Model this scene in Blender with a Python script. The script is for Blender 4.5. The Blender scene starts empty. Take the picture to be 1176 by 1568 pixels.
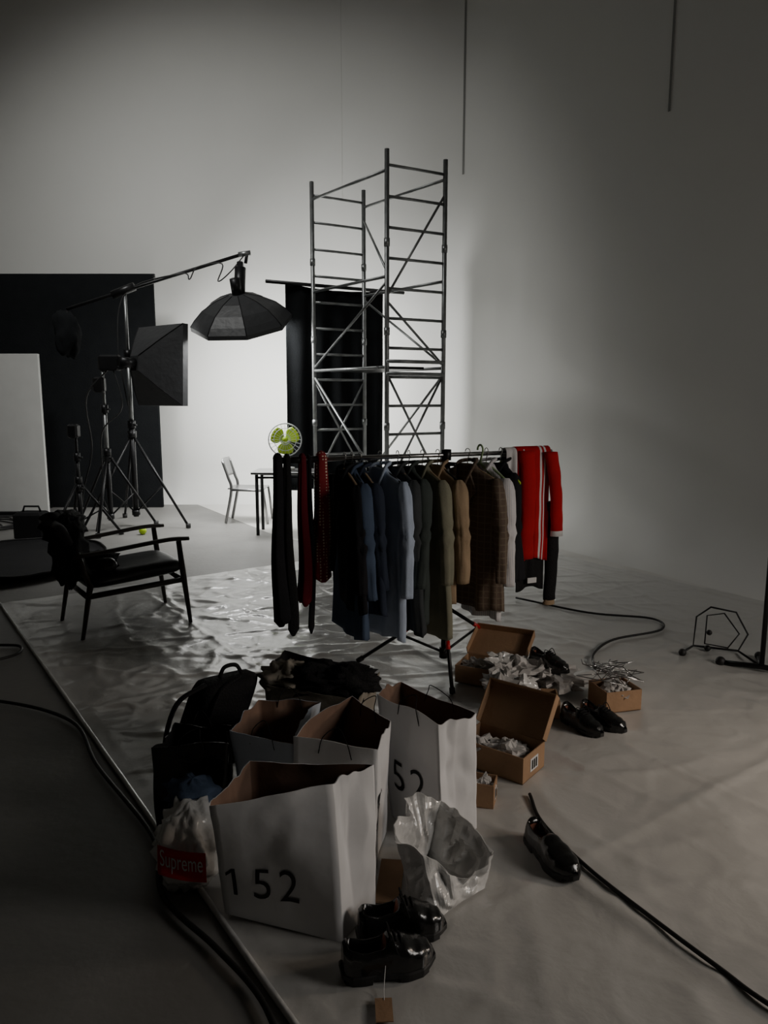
import bpy, math, random
from mathutils import Vector, Matrix, noise
random.seed(7)
V=Vector
def lerp(a,b,t): return a+(b-a)*t
# ---------------------------------------------------------------- materials
def mat(name,col,rough=.6,metal=0,var=.12,scale=6,bump=.15,bscale=50,alpha=1,trans=0,spec=.5,coat=0,emit=0,sheen=0):
    m=bpy.data.materials.new(name); m.use_nodes=True
    nt=m.node_tree; N=nt.nodes; L=nt.links; b=N['Principled BSDF']
    b.inputs['Roughness'].default_value=rough; b.inputs['Metallic'].default_value=metal
    b.inputs['Alpha'].default_value=alpha; b.inputs['Transmission Weight'].default_value=trans
    b.inputs['Specular IOR Level'].default_value=spec; b.inputs['Coat Weight'].default_value=coat
    b.inputs['Sheen Weight'].default_value=sheen
    tc=N.new('ShaderNodeTexCoord')
    n=N.new('ShaderNodeTexNoise'); n.inputs['Scale'].default_value=scale; n.inputs['Detail'].default_value=5
    L.new(tc.outputs['Object'],n.inputs['Vector'])
    r=N.new('ShaderNodeValToRGB')
    r.color_ramp.elements[0].position=.3; r.color_ramp.elements[1].position=.7
    r.color_ramp.elements[0].color=tuple(max(0,c*(1-var)) for c in col)+(1,)
    r.color_ramp.elements[1].color=tuple(min(1,c*(1+var)) for c in col)+(1,)
    L.new(n.outputs['Fac'],r.inputs['Fac']); L.new(r.outputs['Color'],b.inputs['Base Color'])
    if bump>0:
        n2=N.new('ShaderNodeTexNoise'); n2.inputs['Scale'].default_value=bscale; n2.inputs['Detail'].default_value=3
        L.new(tc.outputs['Object'],n2.inputs['Vector'])
        bp=N.new('ShaderNodeBump'); bp.inputs['Strength'].default_value=bump; bp.inputs['Distance'].default_value=.02
        L.new(n2.outputs['Fac'],bp.inputs['Height']); L.new(bp.outputs['Normal'],b.inputs['Normal'])
    if emit>0:
        b.inputs['Emission Color'].default_value=(1,1,.97,1); b.inputs['Emission Strength'].default_value=emit
    return m
def patt(name,c1,c2,kind,scale,rough=.8,thr=.5):
    m=mat(name,c1,rough); nt=m.node_tree; N=nt.nodes; L=nt.links; b=N['Principled BSDF']
    src=b.inputs['Base Color'].links[0].from_socket
    tc=[n for n in N if n.type=='TEX_COORD'][0]
    mx=N.new('ShaderNodeMix'); mx.data_type='RGBA'
    L.new(src,mx.inputs[6]); mx.inputs[7].default_value=(*c2,1)
    if kind=='dots':
        t=N.new('ShaderNodeTexVoronoi'); t.inputs['Scale'].default_value=scale; t.inputs['Randomness'].default_value=.15
        L.new(tc.outputs['Object'],t.inputs['Vector'])
        mt=N.new('ShaderNodeMath'); mt.operation='LESS_THAN'; mt.inputs[1].default_value=thr
        L.new(t.outputs['Distance'],mt.inputs[0]); L.new(mt.outputs[0],mx.inputs[0])
    else:
        ms=[]
        for d in (('X','Z') if kind=='check' else ('X',)):
            w=N.new('ShaderNodeTexWave'); w.bands_direction=d; w.inputs['Scale'].default_value=scale; w.inputs['Distortion'].default_value=.3
            L.new(tc.outputs['Object'],w.inputs['Vector'])
            mt=N.new('ShaderNodeMath'); mt.operation='GREATER_THAN'; mt.inputs[1].default_value=thr
            L.new(w.outputs['Fac'],mt.inputs[0]); ms.append(mt.outputs[0])
        if len(ms)==2:
            a=N.new('ShaderNodeMath'); a.operation='MAXIMUM'; L.new(ms[0],a.inputs[0]); L.new(ms[1],a.inputs[1]); o=a.outputs[0]
        else: o=ms[0]
        L.new(o,mx.inputs[0])
    L.new(mx.outputs[2],b.inputs['Base Color']); return m

M={}
M['wall']=mat('cyc_wall_paint',(.70,.70,.675),.8,var=.03,scale=.6,bump=.05,bscale=4,spec=.2)
M['wallside']=mat('dark_studio_wall',(.20,.19,.17),.8,var=.06,scale=.6,bump=.05,bscale=4)
M['floor']=mat('painted_concrete',(.22,.215,.205),.5,var=.15,scale=1.5,bump=.1,bscale=20)
M['cycfloor']=mat('cyc_floor_paint',(.62,.61,.58),.5,var=.05,scale=1,bump=.05,bscale=10)
M['black']=mat('black_fabric',(.012,.012,.013),.85,bump=.3,bscale=120,spec=.25)
M['blackcloth']=mat('black_backdrop_cloth',(.010,.011,.012),.95,bump=.2,bscale=60,spec=.1)
M['blackmetal']=mat('black_metal',(.02,.02,.021),.4,metal=.6,bump=0)
M['steel']=mat('galvanised_steel',(.26,.27,.27),.42,metal=.85,var=.2,scale=12,bump=.05)
M['chrome']=mat('chrome',(.55,.55,.55),.25,metal=1,bump=0)
M['rubber']=mat('rubber',(.015,.015,.015),.55,bump=0)
M['softblk']=mat('softbox_shell',(.030,.031,.033),.5,bump=.25,bscale=14)
M['diff']=mat('softbox_diffuser',(.85,.85,.83),.8,emit=3)
M['whiteboard']=mat('polyboard',(.55,.55,.53),.8,var=.03,bump=0)
M['seam']=mat('wall_seam_trim',(.22,.22,.21),.8,var=.03,bump=0)
M['paper']=mat('white_paper',(.80,.80,.81),.5,var=.04,scale=5,bump=.15,bscale=9)
M['paperblue']=mat('bluish_paper',(.50,.55,.62),.55,var=.05,bump=.12,bscale=9)
M['kraft']=mat('kraft_lining',(.22,.135,.095),.85,var=.15,bump=.05)
M['card']=mat('cardboard',(.36,.22,.125),.75,var=.12,scale=10,bump=.1)
M['cardin']=mat('cardboard_inside',(.30,.18,.10),.8,var=.1)
M['label']=mat('white_label',(.7,.7,.7),.6,var=.02,bump=0)
M['ink']=mat('black_ink',(.01,.01,.01),.6,bump=0)
M['tissue']=mat('tissue_paper',(.52,.51,.50),.55,var=.08,bump=.2,bscale=25)
M['film']=mat('plastic_film',(.66,.66,.65),.22,var=.1,scale=9,bump=.4,bscale=14,coat=.4)
M['redlab']=mat('red_label',(.55,.012,.018),.45,bump=0)
M['leather']=mat('black_leather',(.008,.008,.008),.22,bump=.12,bscale=60,coat=.5)
M['lining']=mat('shoe_lining',(.20,.06,.03),.6)
M['wood']=mat('dark_wood',(.035,.024,.018),.35,var=.3,scale=15,bump=.05)
M['seat']=mat('black_vinyl',(.025,.026,.028),.38,bump=.12,bscale=20)
M['green']=mat('lime_plastic',(.42,.62,.02),.35,bump=0)
M['palegreen']=mat('pale_green_plastic',(.35,.5,.25),.4,bump=0)
M['clear']=mat('fan_cage',(.45,.47,.47),.3,bump=0)
M['beige']=mat('canvas_beige',(.30,.27,.22),.8)
M['alu']=mat('aluminium',(.30,.30,.30),.35,metal=.9,bump=0)
for n,c in dict(cblack=(.014,.014,.017),cnavy=(.026,.034,.055),cchar=(.05,.056,.060),cgreen=(.050,.062,.058),
    cblue=(.46,.54,.68),cdenim=(.07,.10,.16),colive=(.24,.235,.17),ctan=(.36,.26,.165),cred=(.46,.010,.016),
    cwine=(.13,.010,.018),cwhite=(.78,.76,.76)).items():
    M[n]=mat('fabric_'+n[1:],c,.85,var=.12,scale=9,bump=.12,bscale=120,spec=.2)
M['ccheck']=patt('fabric_check',(.115,.078,.056),(.17,.13,.09),'check',9,thr=.93)
M['cstripe']=patt('fabric_stripe_shirt',(.74,.72,.72),(.42,.43,.52),'stripe',30,thr=.9)
M['tiedots']=patt('tie_dots',(.26,.010,.016),(.80,.70,.55),'dots',62,thr=.30)

# plastic sheeting material
def sheetmat():
    m=mat('plastic_sheeting',(.54,.535,.515),.28,var=.06,scale=1.2,bump=0,coat=.35)
    nt=m.node_tree;N=nt.nodes;L=nt.links;b=N['Principled BSDF']
    tc=[n for n in N if n.type=='TEX_COORD'][0]
    n=N.new('ShaderNodeTexNoise'); n.inputs['Scale'].default_value=5; n.inputs['Detail'].default_value=6; n.inputs['Distortion'].default_value=.2
    L.new(tc.outputs['Object'],n.inputs['Vector'])
    bp=N.new('ShaderNodeBump'); bp.inputs['Strength'].default_value=.34; bp.inputs['Distance'].default_value=.03
    L.new(n.outputs['Fac'],bp.inputs['Height']); L.new(bp.outputs['Normal'],b.inputs['Normal'])
    L.new(bp.outputs['Normal'],b.inputs['Coat Normal'])
    return m
M['sheet']=sheetmat()
# ---------------------------------------------------------------- builder
class B:
    def __init__(s,name): s.name=name; s.v=[];s.f=[];s.mi=[];s.sm=[];s.mats=[]
    def mid(s,m):
        if m not in s.mats: s.mats.append(m)
        return s.mats.index(m)
    def add(s,vs,fs,m,smooth=False):
        o=len(s.v); i=s.mid(m); s.v+= [V(v) for v in vs]
        for f in fs: s.f.append([a+o for a in f]); s.mi.append(i); s.sm.append(smooth)
    def box(s,c,size,m,R=None,ch=0.0):
        c=V(c); hx,hy,hz=[a/2 for a in size]; R=R or Matrix.Identity(3)
        ch=min(ch,hx*.9,hy*.9,hz*.9)
        if ch<=0:
            vs=[c+R@V((x,y,z)) for z in(-hz,hz) for x,y in((-hx,-hy),(hx,-hy),(hx,hy),(-hx,hy))]
            s.add(vs,[(0,3,2,1),(4,5,6,7),(0,1,5,4),(1,2,6,5),(2,3,7,6),(3,0,4,7)],m); return
        vs=[]
        for z,i in((-hz,ch),(-hz+ch,0),(hz-ch,0),(hz,ch)):
            for x,y in((-hx,-hy),(hx,-hy),(hx,hy),(-hx,hy)):
                sx=1 if x>0 else -1; sy=1 if y>0 else -1
                a=(x-sx*i,y-sy*(ch+i)) ; b2=(x-sx*(ch+i),y-sy*i)
                if (x<0 and y<0): pr=[a,b2]
                elif (x>0 and y<0): pr=[b2,a]
                elif (x>0 and y>0): pr=[a,b2]
                else: pr=[b2,a]
                for p in pr: vs.append(c+R@V((p[0],p[1],z)))
        fs=[tuple(range(7,-1,-1)),tuple(range(24,32))]
        for l in range(3):
            for k in range(8): fs.append((l*8+k,l*8+(k+1)%8,l*8+8+(k+1)%8,l*8+8+k))
        s.add(vs,fs,m)
    def tube(s,pts,r,m,n=8,closed=False,smooth=True,flat=1.0):
        pts=[V(p) for p in pts]; k=len(pts)
        rs=r if isinstance(r,(list,tuple)) else [r]*k
        vs=[]; up=None
        for i,p in enumerate(pts):
            if closed: t=pts[(i+1)%k]-pts[i-1]
            else: t=pts[min(i+1,k-1)]-pts[max(i-1,0)]
            if t.length<1e-9: t=V((0,0,1))
            t.normalize()
            if up is None:
                up=V((0,0,1)) if abs(t.z)<.9 else V((1,0,0))
            up=(up-t*up.dot(t)); 
            if up.length<1e-6: up=t.orthogonal()
            up.normalize(); sd=t.cross(up)
            for j in range(n):
                a=2*math.pi*j/n; vs.append(p+(up*math.sin(a)*flat+sd*math.cos(a))*rs[i])
        fs=[]
        for i in range(k if closed else k-1):
            for j in range(n):
                i2=(i+1)%k; fs.append((i*n+j,i2*n+j,i2*n+(j+1)%n,i*n+(j+1)%n))
        if not closed: fs.append(tuple(range(n))); fs.append(tuple(range((k-1)*n+n-1,(k-1)*n-1,-1)))
        s.add(vs,fs,m,smooth)
    def rings(s,rings,m,smooth=True,cap0=True,cap1=True,mfn=None):
        n=len(rings[0]); vs=[p for r in rings for p in r]; 
        fs=[]
        for i in range(len(rings)-1):
            for j in range(n): fs.append((i*n+j,i*n+(j+1)%n,(i+1)*n+(j+1)%n,(i+1)*n+j))
        if cap0: fs.append(tuple(range(n-1,-1,-1)))
        if cap1: fs.append(tuple(range((len(rings)-1)*n,len(rings)*n)))
        s.add(vs,fs,m,smooth)
        if mfn:
            i2=s.mid(mfn[0]); base=len(s.f)-len(fs)
            for q,f in enumerate(fs):
                if len(f)==4 and q<(len(rings)-1)*n and mfn[1](q//n/(len(rings)-1),(q%n)/n): s.mi[base+q]=i2
    def grid(s,fn,nu,nv,m,smooth=True,mfn=None):
        vs=[fn(i/nu,j/nv) for j in range(nv+1) for i in range(nu+1)]
        fs=[(j*(nu+1)+i,j*(nu+1)+i+1,(j+1)*(nu+1)+i+1,(j+1)*(nu+1)+i) for j in range(nv) for i in range(nu)]
        s.add(vs,fs,m,smooth)
        if mfn:
            i2=s.mid(mfn[0]); base=len(s.f)-len(fs)
            for q in range(len(fs)):
                if mfn[1](((q%nu)+.5)/nu,((q//nu)+.5)/nv): s.mi[base+q]=i2
    def blob(s,c,r,m,amp=.2,fr=3,seg=20,smooth=True,seed=0,R=None,zmin=None,crease=False):
        c=V(c); r=V(r) if hasattr(r,'__len__') else V((r,r,r)); R=R or Matrix.Identity(3)
        vs=[];nv=seg//2
        for j in range(nv+1):
            th=math.pi*j/nv
            for i in range(seg):
                ph=2*math.pi*i/seg
                d=V((math.sin(th)*math.cos(ph),math.sin(th)*math.sin(ph),math.cos(th)))
                q=d*fr+V((seed*7.3,seed*1.7,0)); k=noise.noise(q)
                k=(abs(k)*2-.5)+.5*(abs(noise.noise(q*2.3))*2-.5) if crease else k+.4*noise.noise(q*2.3)
                p=c+R@V((d.x*r.x,d.y*r.y,d.z*r.z))*1.0*(1+amp*k)
                if zmin is not None and p.z<zmin: p.z=zmin
                vs.append(p)
        fs=[(j*seg+i,j*seg+(i+1)%seg,(j+1)*seg+(i+1)%seg,(j+1)*seg+i) for j in range(nv) for i in range(seg)]
        s.add(vs,fs,m,smooth)
    def done(s,solid=0,off=0,parent=None):
        xs=[v.x for v in s.v];ys=[v.y for v in s.v];zs=[v.z for v in s.v]
        o=V(((min(xs)+max(xs))/2,(min(ys)+max(ys))/2,min(zs)))
        me=bpy.data.meshes.new(s.name); me.from_pydata([v-o for v in s.v],[],s.f)
        for m in s.mats: me.materials.append(m)
        me.polygons.foreach_set('material_index',s.mi); me.polygons.foreach_set('use_smooth',s.sm)
        me.update()
        ob=bpy.data.objects.new(s.name,me); bpy.context.scene.collection.objects.link(ob); ob.location=o
        if solid:
            d=ob.modifiers.new('solid','SOLIDIFY'); d.thickness=solid; d.offset=off
        if parent:
            ob.parent=parent; ob.matrix_parent_inverse=Matrix.Translation(-parent.location)
        return ob
def cr(pts,n=8):
    pts=[V(p) for p in pts]; out=[]
    P=[pts[0]*2-pts[1]]+pts+[pts[-1]*2-pts[-2]]
    for i in range(1,len(P)-2):
        for k in range(n):
            t=k/n; a,b,c,d=P[i-1:i+3]
            out.append(.5*((2*b)+(c-a)*t+(2*a-5*b+4*c-d)*t*t+(3*b-a-3*c+d)*t**3))
    out.append(pts[-1]); return out
def rot(z=0,x=0,y=0): return Matrix.Rotation(z,3,'Z')@Matrix.Rotation(y,3,'Y')@Matrix.Rotation(x,3,'X')

# ---------------------------------------------------------------- room
H=9.0
def rounded(pl,r,n=10):
    out=[V(pl[0])]
    for i in range(1,len(pl)-1):
        a,b,c=V(pl[i-1]),V(pl[i]),V(pl[i+1]); rr=r[i-1] if isinstance(r,list) else r
        p0=b+(a-b).normalized()*rr; p1=b+(c-b).normalized()*rr
        for k in range(n+1):
            t=k/n; out.append(p0*(1-t)**2+b*2*t*(1-t)+p1*t*t)
    out.append(V(pl[-1])); return out
def wallstrip(name,path,m,cove):
    b=B(name); pts=[V((p.x,p.y,0)) for p in path]; nrm=[]
    for i in range(len(pts)):
        t=(pts[min(i+1,len(pts)-1)]-pts[max(i-1,0)]).normalized(); nrm.append(V((t.y,-t.x,0)))
    rows=[]
    for i,p in enumerate(pts):
        col=[]; R=cove
        for k in range(9):
            a=math.pi/2*k/8; col.append(p+nrm[i]*(R-R*math.sin(a))+V((0,0,R-R*math.cos(a)+.002)))
        for z in (1.5,3,5,7,H): col.append(p+V((0,0,z)))
        rows.append(col)
    n=len(rows[0]); vs=[q for r in rows for q in r]
    fs=[(i*n+j,(i+1)*n+j,(i+1)*n+j+1,i*n+j+1) for i in range(len(rows)-1) for j in range(n-1)]
    b.add(vs,fs,m,True); return b.done()
path=rounded([(-8,11.6,0),(-1.15,11.6,0),(1.04,10.4,0),(6.68,.15,0),(7.5,-1.34,0)],[.6,.5,.1])
wallstrip('wall_back',path,M['wall'],.55)
b=B('floor'); b.box((0,4,-.05),(16.4,16.4,.1),M['floor']); b.done()
b=B('ceiling'); b.box((0,4,H+.05),(16.4,16.4,.1),M['wallside']); b.done()
b=B('wall_left'); b.box((-8.05,4,H/2),(.1,16,H),M['wallside']); b.done()
b=B('wall_front'); b.box((0,-4.05,H/2),(16,.1,H),M['wallside']); b.done()
b=B('wall_right'); b.box((7.55,-2.6,H/2),(.1,2.8,H),M['wallside']); b.done()
# vertical panel seams above the cyc, snapped onto the wall line
def snap(x,y):
    best=None; q=V((x,y,0))
    for i in range(len(path)-1):
        a,c=path[i],path[i+1]; d=c-a
        if d.length<1e-6: continue
        t=max(0,min(1,(q-a).dot(d)/d.dot(d))); p=a+d*t
        if best is None or (p-q).length<best[0]: best=((p-q).length,p,math.atan2(d.y,d.x))
    return best[1],best[2]
for i,(x,y,z,w) in enumerate([(-.61,11.30,4.45,.016),(1.05,10.3,4.5,.03),(2.66,7.42,4.25,.022)]):
    p,a=snap(x,y)
    b=B('trim_%d'%(i+1)); b.box((p.x,p.y,(z+H)/2),(w,.012,H-z),M['seam'] if i else M['wall'],R=rot(a)); b.done()
# cyc painted floor area
b=B('floor_cyc_paint')
cp=[(-2.9,11.2),(-1.2,8.4),(-.6,7.9),(1.2,8.3),(2.6,5.9),(3.9,3.5),(4.3,3.6),(2.0,8.0),(.9,9.9),(-1.3,11.2)]
n_=len(cp)
b.add([(x,y,.001) for x,y in cp]+[(x,y,.0025) for x,y in cp],[tuple(range(2*n_-1,n_-1,-1))]+[(i,(i+1)%n_,n_+(i+1)%n_,n_+i) for i in range(n_)],M['cycfloor']); b.done()
# plastic sheeting
b=B('plastic_floor_sheeting')
C0=V((-3.0,5.6,0)); ul=V((.577,-.817,0)); uu=V((.817,.577,0))
def sh(u,v):
    p=C0+ul*(u*8.2)+uu*(v*4.95)
    a=.55+.45*max(0,min(1,(.3-p.x)/1.4))*max(0,min(1,(p.y-1.6)/1.2))
    h=.003+.010*max(0,noise.noise(p*1.1))+.016*max(0,noise.noise(V((p.x*2.4,p.y*2.0,31))))
    r1=1-abs(noise.noise(V((p.x*2.1+p.y*.6,p.y*1.1,3))))*7
    r2=1-abs(noise.noise(V((p.x*.9+9,p.y*2.7,7))))*9
    r3=1-abs(noise.noise(V((p.x*4.7+2,p.y*3.6,17))))*7
    h+=a*(.010*max(0,r1)**1.5+.011*max(0,r2)**1.5+.007*max(0,r3)**1.5)+a*.009*max(0,noise.noise(p*5))+a*.005*max(0,noise.noise(p*11))
    for w,sp in ((u*8.2,1.15),(v*4.95,.95)):
        dd=abs(((w+.4)%sp)-sp/2); h+=.0060*math.exp(-(dd/.022)**2)
    e=min(u*8.2,v*4.75,.25)/.25
    return V((p.x,p.y,.003+h*(.3+.7*e)))
b.grid(sh,420,260,M['sheet'])
b.tube([sh(i/60,0)+V((0,.0,.004)) for i in range(61)],.011,M['film'],6)
b.done()

# ---------------------------------------------------------------- cables
def cable(pts,r=.009,z=.018,nm='power_cable'):
    b=B(nm); b.tube(cr([(x,y,z) for x,y in pts],8),r,M['rubber'],8); return b.done()
cable([(-2.6,3.75),(-2.02,3.69),(-1.544,3.45),(-1.242,3.0),(-.839,2.475),(-.71,2.157),(-.49,1.93),(-.327,1.743),(-.2,1.5),(0,1.2)],.009,.022)
cable([(.585,2.76),(.593,2.56),(.69,2.29),(.8225,2.04),(.935,1.845),(1.01,1.72),(1.2,1.5)],.007,.027)
cable([(1.05,5.71),(1.51,5.30),(1.93,5.15),(1.9,4.89),(1.51,4.68),(1.3,4.4),(1.24,4.15)],.008,.026)
cable([(-2.5,4.6),(-2.34,4.57),(-2.3,4.4),(-2.5,4.2)],.009)
for k in range(5):
    a=random.random()*6; cable([(-5.4+.7*math.cos(a+t*1.1)*(.5+.12*t)+.1*k,8.9+.5*math.sin(a+t*1.1)+.12*k) for t in range(7)],.011)

# ---------------------------------------------------------------- background boards
b=B('black_background_panel'); b.box((-4.85,10.8,1.66),(3.2,.05,3.32),M['blackcloth'],ch=.01); b.box((-4.85,10.84,3.3),(3.22,.05,.05),M['blackmetal']); 
for x in (-6.3,-4.9,-3.5): b.box((x,10.78,.02),(.06,.3,.04),M['blackmetal'])
b.done()
b=B('white_reflector_board'); b.box((-5.7,10.05,1.09),(2.2,.05,2.17),M['whiteboard'],ch=.005); b.box((-5.7,10.1,.03),(1.4,.3,.06),M['blackmetal']); b.done()
b=B('folded_black_reflector')
for k in range(2):
    def disc(u,v,k=k):
        a=2*math.pi*u; r=v*(.98-.08*k); x=-3.65+.1*k+r*math.cos(a)*.9; y=6.95+r*math.sin(a)*1.05
        return V((x,y,.025+.02*k+.05*v*v*abs(noise.noise(V((x*2,y*2,k*3))))+(.03 if v>.97 else 0)))
    b.grid(disc,48,14,M['black'])
b.tube([disc(i/48,1) for i in range(48)],.012,M['blackmetal'],6,closed=True)
b.done()

# ---------------------------------------------------------------- scaffold tower
b=B('scaffold_tower')
A1,A2=V((.03,8.0,0)),V((.656,8.35,0)); A3,A4=V((-.85,9.16,0)),V((-.25,9.52,0))
top=4.05
for p in (A1,A2,A3,A4):
    b.tube([p+V((0,0,.2)),p+V((0,0,top+.05))],.026,M['steel'],10)
    for z in (1.25,2.25,3.15): b.tube([p+V((0,0,z)),p+V((0,0,z+.08))],.033,M['steel'],10)
    b.tube([p+V((0,0,.08)),p+V((0,0,.25))],.016,M['chrome'],8)
    b.tube([p+V((-.02,0,.08)),p+V((.02,0,.08))],.075,M['rubber'],16)
for P,Q in ((A1,A2),(A3,A4)):
    z=top-.1
    while z>.3: b.tube([P+V((0,0,z)),Q+V((0,0,z))],.016,M['steel'],8); z-=.305
def T(p,z): return p+V((0,0,z))
for P,Q in ((A1,A3),(A2,A4)):
    for z in (3.9,2.85,1.92,.5): b.tube([P+V((0,0,z)),Q+V((0,0,z))],.017,M['steel'],8)
for s_,e_ in [((A1,2.9),(A4,3.75)),((A1,2.8),(A3,1.95)),((A2,1.95),(A4,2.8)),((A1,.55),(A3,1.85)),((A2,1.85),(A4,.55)),
              ((A1,2.65),(A2,3.75)),((A1,2.6),(A2,1.95)),((A1,.6),(A2,1.85)),((A1,1.85),(A2,.6)),((A3,.6),(A4,1.8)),((A3,1.8),(A4,.6))]:
    b.tube([T(*s_),T(*e_)],.014,M['steel'],8)
c=(A1+A2+A3+A4)/4; ang=math.atan2((A2-A1).y,(A2-A1).x)
b.box((c.x,c.y,1.92),(.58,1.2,.03),M['blackmetal'],R=rot(ang))
b.tube([T(A1,1.85)+V((0,-.05,0)),T(A2,1.85)+V((0,-.05,0))],.02,M['steel'],8)
b.tube([T(A1,1.98)+V((0,-.05,0)),T(A2,1.98)+V((0,-.05,0))],.02,M['steel'],8)
b.done()
b=B('hanging_black_backdrop')
L0=V((-.91,9.28,0)); ld=V((.857,.514,0))
b.tube([L0+ld*-.556+V((0,0,2.95)),L0+ld*1.362+V((0,0,2.95))],.02,M['blackmetal'],8)
nd=V((-.514,.857,0))
def clo(u,v):
    s=lerp(-.30,1.06,u); z=lerp(2.95,.45,v)-.04*math.sin(u*math.pi)*(1-v)
    return L0+ld*s+nd*(.03+.03*math.sin(u*31+v)*(.3+v)+.02*noise.noise(V((u*4,v*3,1))))+V((0,0,z))
b.grid(clo,70,20,M['blackcloth']); b.done(solid=.004)

# ---------------------------------------------------------------- lighting stands
def tripod(b,c,h,R,zh,feet,m,mm=None,rcol=.02):
    c=V(c); b.tube([c+V((0,0,.12)),c+V((0,0,h*.45))],rcol*1.4,m,10); b.tube([c+V((0,0,h*.42)),c+V((0,0,h*.75))],rcol*1.1,mm or m,10)
    b.tube([c+V((0,0,h*.72)),c+V((0,0,h))],rcol*.8,mm or m,10)
    for z in (h*.43,h*.73): b.tube([c+V((0,0,z)),c+V((0,0,z+.09))],rcol*1.9,m,10); b.tube([c+V((0,0,z+.04)),c+V((.07,-.03,z+.04))],.014,m,6)
    b.tube([c+V((0,0,zh-.04)),c+V((0,0,zh+.04))],rcol*2.1,m,10); b.tube([c+V((0,0,.14)),c+V((0,0,.2))],rcol*2,m,10)
    for a in feet:
        f=c+V((math.cos(a)*R,math.sin(a)*R,.03)); b.tube([c+V((0,0,zh)),f],.016,m,8); 
        md=lerp(c+V((0,0,zh)),f,.55); b.tube([c+V((0,0,.17)),md],.01,m,6)
        b.tube([f+V((0,0,-.025)),f+V((0,0,.03))],.03,M['rubber'],10)
def look(a):
    a=a.normalized(); x=a.cross(V((0,0,1))).normalized(); y=x.cross(a); return x,y,a
b=B('boom_light_stand')
tripod(b,(-3.12,9.2,0),2.85,.72,1.15,(-.25,2.1,4.0),M['blackmetal'],M['steel'],.025)
e1=V((-3.85,9.25,2.66)); e2=V((-1.60,9.0,3.27)); mid_=V((-3.12,9.2,2.87))
b.tube([e1,mid_,e2],.02,M['blackmetal'],10); b.tube([mid_-V((.15,0,.05)),mid_+V((.12,0,.05))],.05,M['blackmetal'],10)
b.tube([e2-V((.1,0,.02)),e2+V((.04,0,.0))],.03,M['steel'],8)
b.tube([e2,e2+V((-.02,0,-.12))],.02,M['blackmetal'],8)
b.blob((-3.86,9.22,2.36),(.15,.12,.28),M['blackcloth'],.35,2,28,seed=4); b.tube([e1,(-3.86,9.24,2.5)],.012,M['black'],6)
b.tube([(-1.69,8.93,2.77),(-1.68,8.98,3.1)],.065,M['blackmetal'],14); b.box((-1.68,8.98,3.12),(.07,.07,.1),M['blackmetal'],ch=.01)
b.tube(cr([(-1.62,9,3.26),(-1.8,8.98,3.05),(-1.95,9,2.95),(-1.9,9.02,3.15),(-2.2,9.06,3.12),(-2.3,9.06,2.98),(-2.4,9.08,3.05),(-3.1,9.18,2.85),(-3.2,9.1,2.2),(-3.1,9.05,1.5)],6),.008,M['rubber'],6)
boom=b.done()
def cone_softbox(name,cen,ax,n,rx,ry,depth,roll,parent,bulge=.62):
    x,y,a=look(V(ax)); c=V(cen); b=B(name)
    rim=[];
    for k in range(n):
        t=2*math.pi*k/n+roll; rim.append((math.cos(t),math.sin(t)))
    if n==4: rim=[(1,1),(-1,1),(-1,-1),(1,-1)]
    pr=((.10,depth),(.16,depth),(.45,depth*.84),(.72,depth*.60),(.9,depth*.33),(1,.05),(1.0,.0)) if n==8 else ((.12,depth),(.18,depth),(.62,depth*.58),(1,.07),(1.0,.0))
    R=[[c+x*p[0]*rx*sc+y*p[1]*ry*sc-a*d for p in rim] for sc,d in pr]
    b.rings(R,M['softblk'],smooth=False,cap1=False)
    b.add([c+x*p[0]*rx*.98+y*p[1]*ry*.98-a*.03 for p in rim],[tuple(range(n))],M['diff'])
    for p in rim: b.tube([c+x*p[0]*rx*sc+y*p[1]*ry*sc-a*d for sc,d in pr[1:-1]],.006,M['black'],6)
    b.tube([c-a*(depth+.18),c-a*depth],.06,M['blackmetal'],14)
    return b.done(parent=parent)
OC=V((-1.69,9.05,2.46)); OA=V((.06,.40,-.915))
cone_softbox('octagonal_softbox',OC,OA,8,.6,.6,.36,math.pi/8,boom)
b=B('softbox_light_stand')
tripod(b,(-3.33,8.9,0),1.95,.55,.95,(.6,2.7,4.8),M['blackmetal'],M['steel'],.022)
b.tube([(-3.33,8.9,1.93),(-3.0,8.72,1.95)],.03,M['blackmetal'],10); b.box((-3.2,8.8,2.0),(.25,.14,.18),M['blackmetal'],ch=.02)
b.box((-3.36,8.85,1.75),(.14,.1,.18),M['blackmetal'],ch=.02)
b.tube(cr([(-3.2,8.8,1.95),(-3.5,8.8,1.6),(-3.45,8.75,1.0),(-3.6,8.8,.5),(-3.7,8.9,.03)],6),.009,M['rubber'],6)
b.tube(cr([(-3.2,8.8,2.05),(-3.05,8.7,1.5),(-3.3,8.7,1.2),(-3.35,8.75,.6),(-3.4,8.6,.03)],6),.008,M['rubber'],6)
sst=b.done()
RC=V((-2.62,9.02,1.97)); RA=V((.62,.78,-.05))
cone_softbox('rectangular_softbox',RC,RA,4,.44,.47,.42,0,sst)
b=B('short_light_stand'); tripod(b,(-3.55,8.55,0),1.2,.45,.65,(.1,2.2,4.3),M['blackmetal'],M['blackmetal'],.02)
b.box((-3.55,8.5,1.22),(.12,.12,.16),M['blackmetal'],ch=.02); b.done()
b=B('floor_equipment_case'); b.box((-4.0,8.3,.16),(.35,.25,.32),M['black'],ch=.03); b.tube([(-4.1,8.3,.32),(-4.08,8.3,.38),(-3.92,8.3,.38),(-3.9,8.3,.32)],.012,M['black'],6); b.done()
for p in ((-2.85,8.6),(-3.9,8.75)):
    b=B('tennis_ball'); b.blob((p[0],p[1],.045),.045,M['green'],0,1,16); b.done()

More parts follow.
